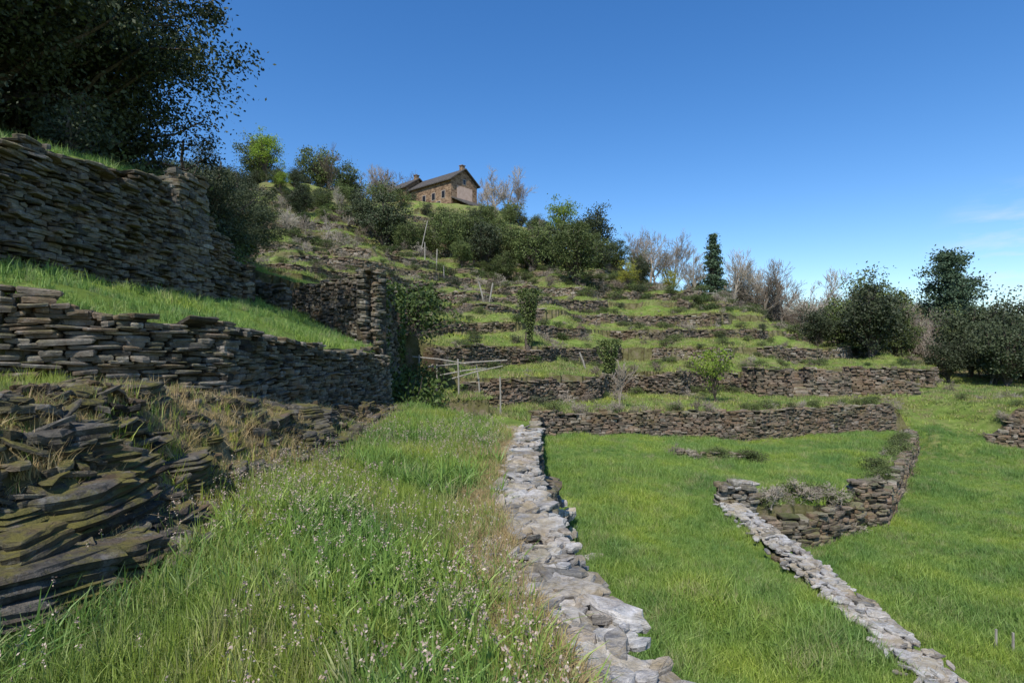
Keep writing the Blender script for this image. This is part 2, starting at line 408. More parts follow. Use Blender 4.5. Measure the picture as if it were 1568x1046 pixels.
# second (lower) wall
v2=[(4.5,2),(4.85,6.5),(5.1,10),(5.3,13.8)]
b=B()
wall('x',[(x+.26,y) for x,y in v2],[-3.5]*4,[-2.16]*4,side=1,thick=.5,rowh=(.05,.11),ln=(.15,.45),two=True,cap=None,ragged=.05,prot=.05,colbias=.15,b=b)
cap_course(b,lambda v:float(np.interp(v,[2,6.5,10,13.8],[4.52,4.87,5.12,5.32])),-2.1,2,13.8,.21,420)
b.obj('dry_stone_wall',[M_near,M_top])
wall('stone_pillar',[(5.15,13.7),(5.9,13.75)],[-3.5,-3.5],[-1.62,-1.6],side=1,thick=.6,rowh=(.05,.11),ln=(.12,.35),colbias=.25,two=True,capmat=M_top,ragged=.1,prot=.06,cap=(.1,.2))
wall('dry_stone_wall',[(5.9,14.2),(7.7,14.4),(9.7,15.7)],[-3.5]*3,[-2.6,-2.6,-2.65],side=1,thick=.5,rowh=(.06,.12),mat=M_hill)
wall('stone_pillar',[(9.85,16.0),(10.6,16.1)],[-3.5,-3.5],[-2.1,-2.1],side=1,thick=.6,rowh=(.05,.11),ln=(.12,.35),two=True,mat=M_hill,ragged=.12,prot=.06,cap=(.1,.2))
wall('dry_stone_wall',[(10.9,16.3),(15.2,21.8),(20.2,28.2),(20.8,29.6)],[-3.5]*4,[-2.5,-2.5,-2.45,-2.4],side=1,thick=.5,rowh=(.08,.15),ln=(.3,.6),mat=M_hill)
def lowwall(P0,zb,**k):
    P0=A(P0,float); s=np.concatenate([[0],np.cumsum(np.linalg.norm(np.diff(P0,axis=0),axis=1))]); u=np.arange(0,s[-1],.8)
    x=np.interp(u,s,P0[:,0]);y=np.interp(u,s,P0[:,1])
    zt=np.maximum(Z(x,y+.75),Z(x,y+.5))+.0
    wall('dry_stone_wall',list(zip(x,y)),[zb]*len(x),zt,side=1,thick=.5,mat=M_hill,**k)
lowwall([(.9,25.6),(4,26.1),(8,27),(12.2,27.6)],-2.75,rowh=(.06,.12),ln=(.18,.5),cap=(.12,.25),ragged=.1)
lowwall([(12.2,27.5),(13.6,28.2),(14.6,28.9),(21.1,31.2)],-3.0,rowh=(.06,.12),ln=(.18,.5),cap=(.12,.25),ragged=.1,colbias=-.05)
lowwall([(24.5,29.1),(26,29.0),(46,28.6)],-3.6,rowh=(.08,.15),ln=(.25,.6),cap=(.15,.3))
wall('dry_stone_wall',[(6.2,21.3),(7.5,21.0),(9,21.2)],[-2.6]*3,[-2.1,-2.15,-2.2],side=1,thick=.5,rowh=(.06,.1),mat=M_hill,cap=(.08,.18))
# bastions and stairs on the right
wall('dry_stone_wall',[(15.4,38.5),(15.6,36),(17.7,35.7),(18.0,38.6)],[-1.9]*4,[.6,.55,.5,.6],side=1,thick=.5,rowh=(.09,.16),ln=(.3,.7),mat=M_hill,colbias=-.1)
wall('dry_stone_wall',[(19.0,38),(19.1,36.8),(21.0,36.6),(22.2,37),(22.4,40)],[-1.9]*5,[.6,.6,.4,.1,.3],side=1,thick=.5,rowh=(.09,.16),ln=(.3,.7),mat=M_hill)
wall('dry_stone_wall',[(22.8,38),(24.6,37.4),(27,37.8)],[-2.0]*3,[-.2,-.1,-.4],side=1,thick=.5,rowh=(.09,.16),ln=(.3,.7),mat=M_hill)
b=B(); rows=[]
for i in range(11):
    rows.append((18.45+i*.03,35.6+i*.28,-1.75+i*.2,.1,.5,.26,.2,0,0,random.random()))
    for j in range(i): rows.append((18.45+i*.03,35.6+i*.28,-1.75+j*.2,.1,.48,.24,.2,0,0,random.random()*.5))
add_slabs(b,rows,0,.04,1.25)
b.obj('stone_stairs',[M_hill])
gx=np.arange(-48,64,.8); gy=np.arange(23.5,97,.8)
GX,GY=np.meshgrid(gx,gy); HH=Hc(GX,GY)+2.8
def contours(lv):
    F=HH-lv
    def ip(i,j,i2,j2):
        a,b_=F[i,j],F[i2,j2]; t=a/(a-b_)
        return (gx[j]+t*(gx[j2]-gx[j]),gy[i]+t*(gy[i2]-gy[i]))
    adj={};P_={}
    ni,nj=F.shape
    for i in range(ni-1):
        for j in range(nj-1):
            c=[(i,j),(i,j+1),(i+1,j+1),(i+1,j)]
            s=[F[k]>0 for k in c]
            if all(s) or not any(s): continue
            e=[]
            for k in range(4):
                a,b_=c[k],c[(k+1)%4]
                if s[k]!=s[(k+1)%4]:
                    key=(min(a,b_),max(a,b_)); P_[key]=ip(*key[0],*key[1]); e.append(key)
            for q in range(0,len(e)-1,2):
                adj.setdefault(e[q],[]).append(e[q+1]);adj.setdefault(e[q+1],[]).append(e[q])
    used=set();out=[]
    for st in sorted(adj,key=lambda k:len(adj[k])):
        if st in used: continue
        line=[st];used.add(st)
        while True:
            nx_=[k for k in adj[line[-1]] if k not in used]
            if not nx_: break
            line.append(nx_[0]);used.add(nx_[0])
        if len(line)>5: out.append([P_[k] for k in line])
    return out
WALLPTS=[]
def hill_wall(run,k):
    x,y=A(run).T
    i=len(run)//2
    tx,ty=x[min(i+1,len(x)-1)]-x[i-1],y[min(i+1,len(x)-1)]-y[i-1]
    e=.3;g=A([float(Hc(x[i]+e,y[i])-Hc(x[i]-e,y[i])),float(Hc(x[i],y[i]+e)-Hc(x[i],y[i]-e))])
    side=1 if (ty*g[0]-tx*g[1])<0 else -1
    top=-1.28+STEP*k
    L=len(run); n1=np.interp(np.arange(L),np.arange(0,L+6,5),RNG.normal(0,.14,len(np.arange(0,L+6,5))))
    zt=top-.05+n1
    zb=top-STEP*(1-(wf(x,y) if k>1 else .15*np.ones(L)))
    D_=np.mean(np.hypot(x,y)); f=np.clip(D_/50,.7,1.5)
    wall('dry_stone_wall',run,zb,zt,side=side,thick=.5,rowh=(.07*f,.13*f),ln=(.18*f,.55*f),mat=M_hill,cap=(.15,.35),ragged=.12,prot=.05,colbias=random.gauss(-.03,.14))
    WALLPTS.extend([(px,py,top) for px,py in run])
for k in range(1,18):
    for line in contours(STEP*k):
        run=[]
        skip=0
        for (x,y) in line:
            fl=float(floorf(x,y)); top=-1.28+STEP*k
            inside=abs(x)<y*.98+3 and fl<top-.9 and y>24.3 and not (x<-6 and y<26) and (k==1 or float(wf(x,y))<.66)
            if k>9 and y>90 and abs(x+14)<22: inside=False
            if not inside or skip>0 or len(run)>34:
                if len(run)>4: hill_wall(run,k)
                run=[run[-1]] if (inside and skip<=0 and run) else []
                skip-=1
                if inside and skip<=0 and random.random()<.35 and k>1: skip=random.randint(1,4)
            if inside and skip<=0: run.append((x,y))
        if len(run)>4: hill_wall(run,k)
# ------------------------------------------------------------ laminated rock outcrop front left
random.seed(11)
b=B(); rows=[]; rads=[]
NA=16
def outline():
    th=sorted([i*6.283/5+random.uniform(-.5,.5) for i in range(5)]); dd=[random.uniform(.78,1.0) for _ in th]
    out=[]
    for k in range(NA):
        a=k*6.283/NA; r=9
        for t_,d_ in zip(th,dd):
            c=math.cos(a-t_)
            if c>.05: r=min(r,d_/c)
        out.append(min(r,1.35))
    return A(out)
def mass(x,y,z,rx,ry,layers,th,ang,tx=0,ty=0,sh=.16):
    ph=random.random()*6; ox=oy=0; o=outline()
    for i in range(layers):
        t=i/max(layers-1,1)
        g=(1-sh*t)*(1+.07*math.sin(i*1.1+ph)+random.gauss(0,.035))
        if random.random()<.25: o=o*(1+RNG.normal(0,.09,NA))
        ox+=random.gauss(0,.012); oy+=random.gauss(0,.012)
        h=th*random.uniform(.4,1.7)
        rows.append((x+ox,y+oy,z,ang+random.gauss(0,.03),rx*g,ry*g,h*1.2,tx+random.gauss(0,.01),ty+random.gauss(0,.01),random.random()*.8)); rads.append(o)
        z+=h
for a_ in ((-3.5,2.5,-.1,.95,.6,10,.055,.85,-.06,.05),(-3.05,3.3,-.12,.75,.45,9,.055,.85,-.1,.05),(-2.75,3.95,-.05,.40,.3,7,.046,.8,-.1,.03),
  (-3.3,3.95,.1,.62,.42,10,.045,.6,.05,.08),(-3.95,3.25,.2,.8,.55,12,.05,.9,.04,.08),(-3.7,4.25,.4,.62,.45,12,.045,.8,.05,.05),
  (-4.35,4.0,.7,.6,.5,11,.04,.6,0,.05),(-3.4,4.85,.15,.5,.4,12,.045,1.2,.08,.03),(-2.98,4.75,-.05,.4,.3,9,.036,1.3,.05,0),(-4.05,5.1,.65,.6,.42,13,.034,1.,.04,.05),
  (-4.8,4.6,.95,.5,.4,9,.035,.3,0,0),(-3.35,5.7,.25,.42,.33,10,.034,1.5,.05,0),(-3.45,3.65,.5,.5,.26,4,.035,.5,-.12,.1),(-4.1,3.7,.8,.45,.3,5,.03,1.1,.1,-.05),
  (-3.2,2.85,.38,.34,.2,4,.04,.3,.1,.1),(-3.7,2.9,.5,.3,.22,4,.05,1.8,-.1,.1),(-3.0,3.55,.36,.26,.16,3,.035,1.2,.1,.0)):
    mass(*a_)
mass(-3.15,4.3,.62,.28,.15,2,.03,.2,.05,.05)
mass(-3.6,4.75,.98,.25,.14,2,.03,.6,.1,.05)
for i in range(20):
    y=random.uniform(5.6,9.5); x=float(x0b(y))-random.uniform(.1,1.1)
    mass(x,y,gz(x,y)-.12,random.uniform(.18,.45),random.uniform(.15,.3),random.randint(3,8),.04,random.gauss(1.4,.4),random.gauss(0,.12),random.gauss(0,.1))
for i in range(34):
    y=random.uniform(8.5,16.5); x=float(x0b(y))-random.uniform(-.1,.9)
    mass(x,y,gz(x,y)-.08,random.uniform(.15,.45),random.uniform(.12,.28),random.randint(3,7),.045,random.gauss(1.4,.6),random.gauss(0,.15),random.gauss(0,.12))
add_slabs(b,rows,0,.032,1.0,n=NA,radm=rads)
rows=[]
for i in range(1000):
    y=random.uniform(2.3,9.5); x=float(x0b(y))-random.uniform(-.12,1.5)
    if y>5 and random.random()<.4: continue
    r=random.uniform(.025,.11)
    rows.append((x,y,gz(x,y)+random.uniform(-.02,.03)+(.0 if y>5.5 else .1),random.random()*6,r*1.4,r*.8,random.uniform(.02,.06),random.gauss(0,.25),random.gauss(0,.25),random.random()))
for i in range(240):
    y=random.uniform(7.5,16.5); x=float(x0b(y))-random.uniform(-.15,1.1)
    r=random.uniform(.05,.16)
    rows.append((x,y,gz(x,y)+random.uniform(0,.07),random.random()*6,r*1.4,r*.8,random.uniform(.04,.11),random.gauss(0,.25),random.gauss(0,.25),random.random()))
add_slabs(b,rows,0,.14,1.08,n=10)
b.obj('rock_outcrop',[M_rock])
# ------------------------------------------------------------ scatter (geometry nodes)
def proto_coll(name,objs):
    c=bpy.data.collections.new(name)
    for o in objs: c.objects.link(o)
    return c
def scatter(name,pts,rot,scl,idx,coll):
    me=bpy.data.meshes.new(name); n=len(pts)
    me.vertices.add(n); me.vertices.foreach_set('co',A(pts,np.float32).ravel())
    a=me.attributes.new('rot','FLOAT_VECTOR','POINT'); a.data.foreach_set('vector',A(rot,np.float32).ravel())
    a=me.attributes.new('scl','FLOAT_VECTOR','POINT'); a.data.foreach_set('vector',A(scl,np.float32).ravel())
    a=me.attributes.new('idx','INT','POINT'); a.data.foreach_set('value',A(idx,np.int32))
    o=bpy.data.objects.new(name,me); sc.collection.objects.link(o)
    ng=bpy.data.node_groups.new(name+'_gn','GeometryNodeTree')
    ng.interface.new_socket(name='Geometry',in_out='INPUT',socket_type='NodeSocketGeometry')
    ng.interface.new_socket(name='Geometry',in_out='OUTPUT',socket_type='NodeSocketGeometry')
    gi=ng.nodes.new('NodeGroupInput');go=ng.nodes.new('NodeGroupOutput')
    ip=ng.nodes.new('GeometryNodeInstanceOnPoints'); ci=ng.nodes.new('GeometryNodeCollectionInfo')
    ci.inputs['Collection'].default_value=coll; ci.inputs['Separate Children'].default_value=True; ci.inputs['Reset Children'].default_value=True
    ip.inputs['Pick Instance'].default_value=True
    def na(nm,t):
        q=ng.nodes.new('GeometryNodeInputNamedAttribute'); q.data_type=t; q.inputs['Name'].default_value=nm
        return [s for s in q.outputs if s.enabled][0]
    L=ng.links
    L.new(gi.outputs[0],ip.inputs['Points']);L.new(ci.outputs[0],ip.inputs['Instance'])
    L.new(na('idx','INT'),ip.inputs['Instance Index']);L.new(na('rot','FLOAT_VECTOR'),ip.inputs['Rotation']);L.new(na('scl','FLOAT_VECTOR'),ip.inputs['Scale'])
    L.new(ip.outputs[0],go.inputs[0])
    md=o.modifiers.new('scatter','NODES'); md.node_group=ng
    return o
def tuft(name,n,R,hmin,hmax,w,mat,lean=.5,seed=0,seg_=3):
    r=np.random.default_rng(seed); b=B()
    for i in range(n):
        a=r.uniform(0,6.28); rr=R*math.sqrt(r.uniform()); bx,by=rr*math.cos(a),rr*math.sin(a)
        h=r.uniform(hmin,hmax); la=r.uniform(0,6.28); ll=h*lean*abs(r.normal(0,.7)); dx,dy=math.cos(la),math.sin(la)
        fa=r.uniform(0,6.28); wx,wy=math.cos(fa)*w/2,math.sin(fa)*w/2
        V=[]
        for k in range(seg_+1):
            t=k/seg_; ww=(1-t**1.6)*.95+.05
            droop=h*(t-.28*t*t*(ll/h))
            px,py=bx+dx*ll*t*t,by+dy*ll*t*t
            V+=[(px-wx*ww,py-wy*ww,droop-.02),(px+wx*ww,py+wy*ww,droop-.02)]
        F=[[2*k,2*k+1,2*k+3,2*k+2] for k in range(seg_)]
        b.add(V,F,0,r.uniform())
    return b.obj(name,[mat],link=False)
def place(xy):
    x,y=A(xy).T; z=Z(x,y); e=.13
    sl=np.maximum.reduce([abs(Z(x+e,y)-z),abs(Z(x-e,y)-z),abs(Z(x,y+e)-z),abs(Z(x,y-e)-z)])
    return x,y,z,sl
def do_scatter(name,x,y,z,coll,nprot,smin,smax,rng,tilt=.12,zs=None):
    n=len(x)
    rot=np.stack([rng.normal(0,tilt,n),rng.normal(0,tilt,n),rng.uniform(0,6.28,n)],1)
    s=rng.uniform(smin,smax,n)
    if zs is not None: s=s*zs
    scatter(name,np.stack([x,y,z],1),rot,np.stack([s,s,s*rng.uniform(.8,1.2,n)],1),rng.integers(0,nprot,n),coll)
rng=np.random.default_rng(5)
C_fg=proto_coll('proto_fg',[tuft('fg_tuft_a%d'%i,16,.08,.10,.28,.009,M_gf,.7,i) for i in range(5)])
C_bd=proto_coll('proto_broad',[tuft('fg_broad_%d'%i,14,.05,.14,.34,.021,M_gl,1.0,20+i) for i in range(4)])
C_ll=proto_coll('proto_lush',[tuft('lush_%d'%i,30,.17,.10,.34,.018,M_gl,.8,40+i,2) for i in range(5)])
C_hl=proto_coll('proto_hill',[tuft('hillg_%d'%i,26,.3,.06,.22,.035,M_gh,.8,60+i,1) for i in range(5)])
C_dr=proto_coll('proto_dry',[tuft('dryg_%d'%i,18,.07,.05,.2,.007,M_dry,.9,80+i) for i in range(4)])
def fg_points(n,ymin,ymax,pw):
    y=ymin+(ymax-ymin)*rng.uniform(0,1,n)**pw
    x=rng.uniform(-7.5,.35,n)
    return x,y
def patchn(x,y,f): return .5+.25*np.sin(x*f+1.3*np.sin(y*f*.7))+.25*np.sin(y*f*1.3+1.7*np.sin(x*f*.9+2))
x,y=fg_points(42000,1.3,16.5,1.7)
m=(x>-y*.95-.6)&(x<W1x(y)-.26)&(x>xL(y)+.06); x,y=x[m],y[m]
x,y,z,sl=place(np.stack([x,y],1))
onbank=(x<x0b(y))
keep=(sl<.28)&~(onbank&(rng.uniform(0,1,len(x))<.8))
edge=np.exp(-((x-W1x(y)+.35)/.35)**2)
keep&=rng.uniform(0,1,len(x))>edge*.7
x,y,z=x[keep],y[keep],z[keep]
do_scatter('meadow_grass',x,y,z,C_fg,5,.5,1.1,rng,zs=.5+.65*patchn(x,y,1.9))
k=(rng.uniform(0,1,len(x))<.6)&(patchn(x,y,1.4)>.36)&~(x<x0b(y))
do_scatter('broadleaf_grass',x[k]+.02,y[k],z[k],C_bd,4,.4,1.1,rng)
n=8000
y=1.5+15*rng.uniform(0,1,n)**1.6; x=np.where(rng.uniform(0,1,n)<.5,W1x(y)-.22-abs(rng.normal(0,.22,n)),x0b(y)-rng.uniform(-.4,1.4,n))
m=(x>xL(y)+.06); x,y=x[m],y[m]
x,y,z,sl=place(np.stack([x,y],1)); m=sl<.3
do_scatter('dry_grass',x[m],y[m],z[m],C_dr,4,.6,1.3,rng)
def flower(i):
    r=np.random.default_rng(i+200); b=B()
    for s_ in range(2):
        h=r.uniform(.2,.34); a=r.uniform(0,6.28); t=r.uniform(.02,.09)
        px,py=math.cos(a)*t,math.sin(a)*t
        tube(b,[(0,0,0),(px*.4,py*.4,h*.5),(px,py,h)],[.0018,.0016,.0012],4,1,.5)
        leaves(b,A([px,py,h])+r.normal(0,1,(9,3))*A([.007,.007,.013]),.0075,0,r,.6)
    return b.obj('seedhead_%d'%i,[M_flower,M_gl],link=False)
C_fl=proto_coll('proto_fl',[flower(i) for i in range(4)])
x,y=fg_points(9000,1.8,12,1.3)
m=(x>x0b(y)-.2)&(x<W1x(y)-.35)&(rng.uniform(0,1,len(x))<patchn(x,y,1.1)*1.2-.1); x,y=x[m],y[m]
do_scatter('grass_seed_heads',x,y,Z(x,y),C_fl,4,.75,1.2,rng)
n=9000
y=rng.uniform(4,26,n);x=rng.uniform(-16,-3.6,n); m=(x<xL(y)-.15)&(x>-y*.95-1); x,y=x[m],y[m]
x,y,z,sl=place(np.stack([x,y],1)); m=(sl<.25)
do_scatter('terrace_grass',x[m],y[m],z[m],C_ll,5,.3,.8,rng,zs=.7+.5*patchn(x[m],y[m],1.5))
n=46000
u=rng.uniform(0,1,n); y=2.5+29*u**1.25; x=rng.uniform(0,1,n)*(y*1.0+1)+.4
m=(x>W1x(y)+.42)&((y<fwy(x)-.1)|((x>21.5)&(x<24)))&(x>y*.03)
x,y=x[m],y[m]
m=abs(x-Ex(y)-.12)>.38; m|=(y>14.8); x,y=x[m],y[m]
x,y,z,sl=place(np.stack([x,y],1)); m=(sl<.3); x,y,z=x[m],y[m],z[m]
do_scatter('field_grass',x,y,z,C_ll,5,.5,1.0,rng,zs=.45+.75*patchn(x,y,.9)*(.6+.6*patchn(x,y,2.3)))
n=42000
y=24+52*rng.uniform(0,1,n)**1.2; x=rng.uniform(-.6,.95,n)*y
x,y,z,sl=place(np.stack([x,y],1)); m=(sl<.9)&((y>fwy(x)+.5)|(x<0.8))&(rng.uniform(0,1,len(x))<.35+.65*patchn(x,y,.45)); m&=~((x<xL(y))&(y<26))
x,y,z=x[m],y[m],z[m]
do_scatter('hillside_grass',x,y,z,C_hl,5,.6,1.25,rng)
# ------------------------------------------------------------ trees
def path(p0,p1,wob,n,rng,lift=0):
    t=np.linspace(0,1,n)[:,None]
    p=A(p0)*(1-t)+A(p1)*t
    p=p+np.sin(t*math.pi)*A([0,0,lift])
    w=rng.normal(0,wob,(n,3)); w[0]=0; w[-1]*=.3
    return p+w
def leafy(name,seed,H,tr,c0,rx,rz,ncl,lpc,ls,cr,leafm,shape='round',bark=None,flat=0,stems=1):
    r=np.random.default_rng(seed); b=B()
    cz=c0
    for s_ in range(stems):
        off=r.normal(0,.15*H*.1,2) if stems>1 else A([0,0])
        lean=r.normal(0,.05*H,2)*(2.2 if stems>1 else 1)
        tp=path((off[0],off[1],-.3),(lean[0],lean[1],H*.86),.02*H,8,r)
        tube(b,tp,np.linspace(tr,tr*.18,8),6,0)
    ph=r.uniform(0,6.28,6)
    C=[]
    while len(C)<ncl:
        if shape=='cone':
            t=r.uniform(0,1)**1.3; a=r.uniform(0,6.28); rad=(1-t)*rx*r.uniform(.25,1.05)+.05
            C.append((math.cos(a)*rad,math.sin(a)*rad,H*.12+t*H*.9-rad*.25))
        elif shape=='plates':
            k=r.integers(0,7); t=k/6; side=(k%3)*2.1+ph[0]
            a=r.uniform(0,6.28); rad=rx*(1-.5*t)*r.uniform(0,1)**.6*(.72+.38*math.cos(a-side))
            C.append((math.cos(a)*rad,math.sin(a)*rad,H*(.42+.56*t)+rad*.12+r.normal(0,.25)))
        else:
            d=r.normal(0,1,3); d/=np.linalg.norm(d)
            q=r.uniform(.25,1)**.55
            az=math.atan2(d[1],d[0])
            q*=.82+.22*math.sin(2*az+ph[0])*math.cos(2*d[2]*2+ph[1])+.16*math.sin(5*az+ph[2]+d[2]*4)
            p=A([d[0]*rx*q,d[1]*rx*q,cz+d[2]*rz*q])
            if p[2]<.08*H: continue
            C.append(tuple(p))
    C=A(C)
    for c in C[:: (1 if ncl<90 else 2)]:
        k=min(max(c[2]/H*.62-.05,.12),.8) if shape!='plates' else min(c[2]/H*1.05,.97)
        k=k*r.uniform(.75,1.0) if shape!='plates' else k
        i=int(k*7); p0=tp[i]*(1-(k*7-i))+tp[min(i+1,7)]*(k*7-i)
        L=np.linalg.norm(c-p0)
        tube(b,path(p0,c,.035*L,5,r,-.06*L if shape=='cone' else .06*L),np.linspace(tr*.28,tr*.04+.004,5),4,0)
    n=ncl*lpc
    sc_=cr*r.uniform(.6,1.35,(ncl,1))
    pts=np.repeat(C,lpc,0)+r.normal(0,1,(n,3))*np.repeat(sc_,lpc,0)*A([.6,.6,.4 if shape not in('cone',) else .25])
    pts[:,2]=np.maximum(pts[:,2],.05)
    cb=np.repeat(r.uniform(0,.5,ncl),lpc)+r.uniform(0,.5,n)
    leaves(b,pts,ls,1,r,.55,cb,flat)
    return b.mesh(name,[bark or M_bark,leafm])
def bare(name,seed,H,tr,spread=.5,lv=4,kids=4,leafm=None,ls=.05,up=.25,low=.25,twig=None):
    r=np.random.default_rng(seed); b=B(); tips=[]
    def gen(p,d,L,rad,l):
        n=5; P=[A(p)];dd=A(d,float)
        for i in range(n-1):
            dd=dd+r.normal(0,.12,3)+A([0,0,up*.15]); dd/=np.linalg.norm(dd); P.append(P[-1]+dd*L/(n-1))
        tube(b,P,np.linspace(rad,max(rad*.45,.011),n),4 if l<lv else 6,0)
        if l==0: tips.extend(P[2:]); return
        k=kids+(2 if l==lv else 0)
        for i in range(k):
            t=r.uniform(low if l==lv else .25,1); j=min(int(t*(n-1)),n-2); q=P[j]*(1-(t*(n-1)-j))+P[j+1]*(t*(n-1)-j)
            pr=np.cross(dd,r.normal(0,1,3)); pr/=np.linalg.norm(pr)
            nd_=dd*(1-spread*.6)+pr*spread*r.uniform(.7,1.3)+A([0,0,up]); nd_/=np.linalg.norm(nd_)
            gen(q,nd_,L*r.uniform(.5,.72),max(rad*.5*(1-t*.4),.012),l-1)
        gen(P[-1],dd,L*.6,rad*.45,l-1)
    gen((0,0,-.2),(0,0,1),H*.42,tr,lv)
    if leafm is not None:
        T=A(tips); T=T+r.normal(0,ls,(len(T),3)); leaves(b,np.repeat(T,2,0)+r.normal(0,ls,(len(T)*2,3)),ls,1,r,.6)
    return b.mesh(name,[twig or M_twig,leafm or M_brl])
def put(me,name,x,y,s=1,rz=0,dz=0,sx=1):
    o=bpy.data.objects.new(name,me); sc.collection.objects.link(o)
    o.location=(x,y,gz(x,y)+dz-.05); o.rotation_euler=(0,0,rz); o.scale=(s*sx,s*sx,s); return o
oak=[leafy('holm_oak_m%d'%i,300+i,7,.22,3.7,2.9,3.2,80,90,.12,.7,M_oak if i<2 else M_oak2) for i in range(4)]
sh=[leafy('shrub_m%d'%i,320+i,1.6,.05,.8,1.0,.75,26,60,.055,.35,[M_oak2,M_ivy,M_oak][i%3],stems=3) for i in range(3)]
limet=[leafy('spring_tree_m%d'%i,330+i,7,.16,4.2,2.3,2.8,60,60,.10,.6,[M_lime,M_yel][i]) for i in range(2)]
bt=[bare('bare_m%d'%i,340+i,7,.14,.6,4,4) for i in range(4)]
btl=[bare('bare_leaf_m%d'%i,350+i,7,.14,.55,3,5,[M_brl,M_yel][i],.07) for i in range(2)]
bsh=[bare('bare_shrub_m%d'%i,360+i,2.4,.05,.85,3,5,None,low=.02) for i in range(2)]
con=leafy('spruce_m',370,9,.16,4,2.3,4,210,40,.13,.42,M_con,'cone')
pine=leafy('pine_m',371,12,.28,8.2,4.3,3.0,150,75,.16,.8,M_con,'plates')
def bignear(seed,H,cz,rx,rz,ncl,lpc,ls):
    return leafy('holm_oak_near%d'%seed,seed,H,.3,cz,rx,rz,ncl,lpc,ls,.55,M_oak,stems=2)
n1=bignear(401,8.5,3.7,4.9,3.9,300,280,.055)
n2=bignear(402,8.5,3.6,4.5,3.8,250,250,.058)
R=random.Random(4)
put(n1,'holm_oak_tree',-11.7,12.2,1,0.3)
put(n2,'holm_oak_tree',-12.6,9.6,1.0,2.1)
put(n2,'holm_oak_tree',-14.0,17.5,1.0,4)
put(n1,'holm_oak_tree',-12.5,14.2,1.05,3.2,dz=0)
put(n1,'holm_oak_tree',-13.4,26,.6,1)
put(n1,'holm_oak_tree',-16.5,31,.7,3)
put(n2,'holm_oak_tree',-12.2,22,.6,2)
for (x,y,s) in ((-9.3,14.5,.9),(-9.2,16.5,1.0),(-10.8,18,1.2),(-10.9,21,1.1),(-12,23,1.5),(-9.0,11.5,.7),(-9.4,9.8,.8),(-11.3,20,1.3),(-9.6,12.6,1.1),(-10.2,15.2,1.2)):
    put(sh[R.randint(0,2)] if y>13 else sh[2],'shrub',x,y,s,R.random()*6)
for (mi,x,y,h) in ((0,-16,72,8.4),(2,-7.8,71,6.2),(1,-3.4,71.5,6.8),(3,2.6,71,6.6),(3,6.2,76,6.4),(1,10.6,75,7.8),(2,7,61.5,7.4),(2,-11.5,73,5.0),(3,0,74,6.6),(0,-20,76,5.4),(2,13.8,76,4.8),(3,-5.5,75,5.6),(3,-13,70,4.5),(0,4.5,73,6),(2,-9,76,5),(2,8.6,72,5.4),(0,-28,75,4.5),(2,-1,69,4),(1,11,69,4),(3,-6,68,3.8),(0,16,71,3.8),(2,18,80,4.5),(0,27,84,4.5),
  (0,33,52,7.5),(1,36,57,7),(1,41,47,6),(0,43.5,50,7),(2,46,49,6),(1,39,51,4.5),(0,48,54,8),(1,45,56,8),(2,38,56,5),(0,51,56,8.5),(2,35,60,6.5),(1,31,58,4.5)):
    put(oak[mi],'evergreen_oak_tree',x,y,h/7,R.random()*6)
put(limet[0],'spring_leaf_tree',7.0,78,1.2,1);put(limet[0],'spring_leaf_tree',-38,88,1.2,2);put(limet[0],'spring_leaf_tree',-34,84,.6,3)
put(limet[1],'spring_leaf_tree',13,64,.55,1);put(limet[1],'spring_leaf_tree',21,76,.6,1)
put(oak[2],'evergreen_oak_tree',-33,97,1.3,1);put(oak[3],'evergreen_oak_tree',-30,101,1.2,2);put(oak[2],'evergreen_oak_tree',-41,92,1.2,3)
for (x,y,h) in ((-25,113,12),(-21,115,12),(-29,108,11),(-27,112,12),(-23,110,10),(-31,110,10),(-24,106,9),(-3,104,9),(-1,106,9.5),(.5,103,7),(-4.5,107,8.5),(18.5,77,8.5),(20,80,8.3),(17,79,7),(23,82,8.5),(26,81,7.5),(-31,96,8.5),(33,82,11),(35.5,80,9.5),(31,80,9),(38,79,10),(41,78,11),(44,80,10.5),(36,84,10),(47,79,10),(50,80,9.5),(39.5,82,11)):
    put(bt[R.randint(0,3)],'bare_tree',x,y,h/7*1.12,R.random()*6)
put(btl[0],'bare_tree',22,79,.95,1)
put(con,'spruce_tree',29,82,1.1,1);put(con,'spruce_tree',30.5,85,.85,2)
put(pine,'pine_tree',66,86,1.28,1);put(pine,'pine_tree',72,92,1.0,2.2)
for (x,y) in ((-24,66),(-22,67.5),(-26.5,68),(-20.5,66),(-28,70),(-23,71),(-19,64),(-25,64)):
    put(bsh[R.randint(0,1)],'bare_shrub',x,y,1.4,R.random()*6)
def pollard(name,seed):
    r=np.random.default_rng(seed); b=B()
    tube(b,path((0,0,-.3),(.1,0,2.6),.05,6,r),[.17,.16,.15,.14,.12,.1],6,0)
    for i in range(7):
        a=r.uniform(0,6.28); tube(b,path((.08,0,r.uniform(1.6,2.5)),(math.cos(a)*.6,math.sin(a)*.6,r.uniform(2.3,3.2)),.05,4,r),[.06,.05,.03,.015],4,0)
    n=2600; t=r.uniform(0,1,n)**.55; a=r.uniform(0,6.28,n); rad=(.18+.42*np.clip((t-.35)*1.9,0,1))*np.sqrt(r.uniform(.3,1,n))*(1+.3*np.sin(3*a+t*7))
    leaves(b,np.stack([np.cos(a)*rad+.06,np.sin(a)*rad,t*3.1],1),.06,1,r,.7)
    return b.mesh(name,[M_bark,M_oak2])
put(pollard('pollard_a',1),'ivy_clad_tree',1.0,35,1.15);put(pollard('pollard_b',2),'ivy_clad_tree',6.1,36,1.15)
put(leafy('young_m',381,3.1,.05,1.9,1.15,1.1,60,30,.055,.26,M_lime),'young_fruit_tree',11.2,31.5,1.15)
put(bare('young_bare_m',382,3,.04,.45,3,4),'young_bare_tree',5.3,28.2,1.0)
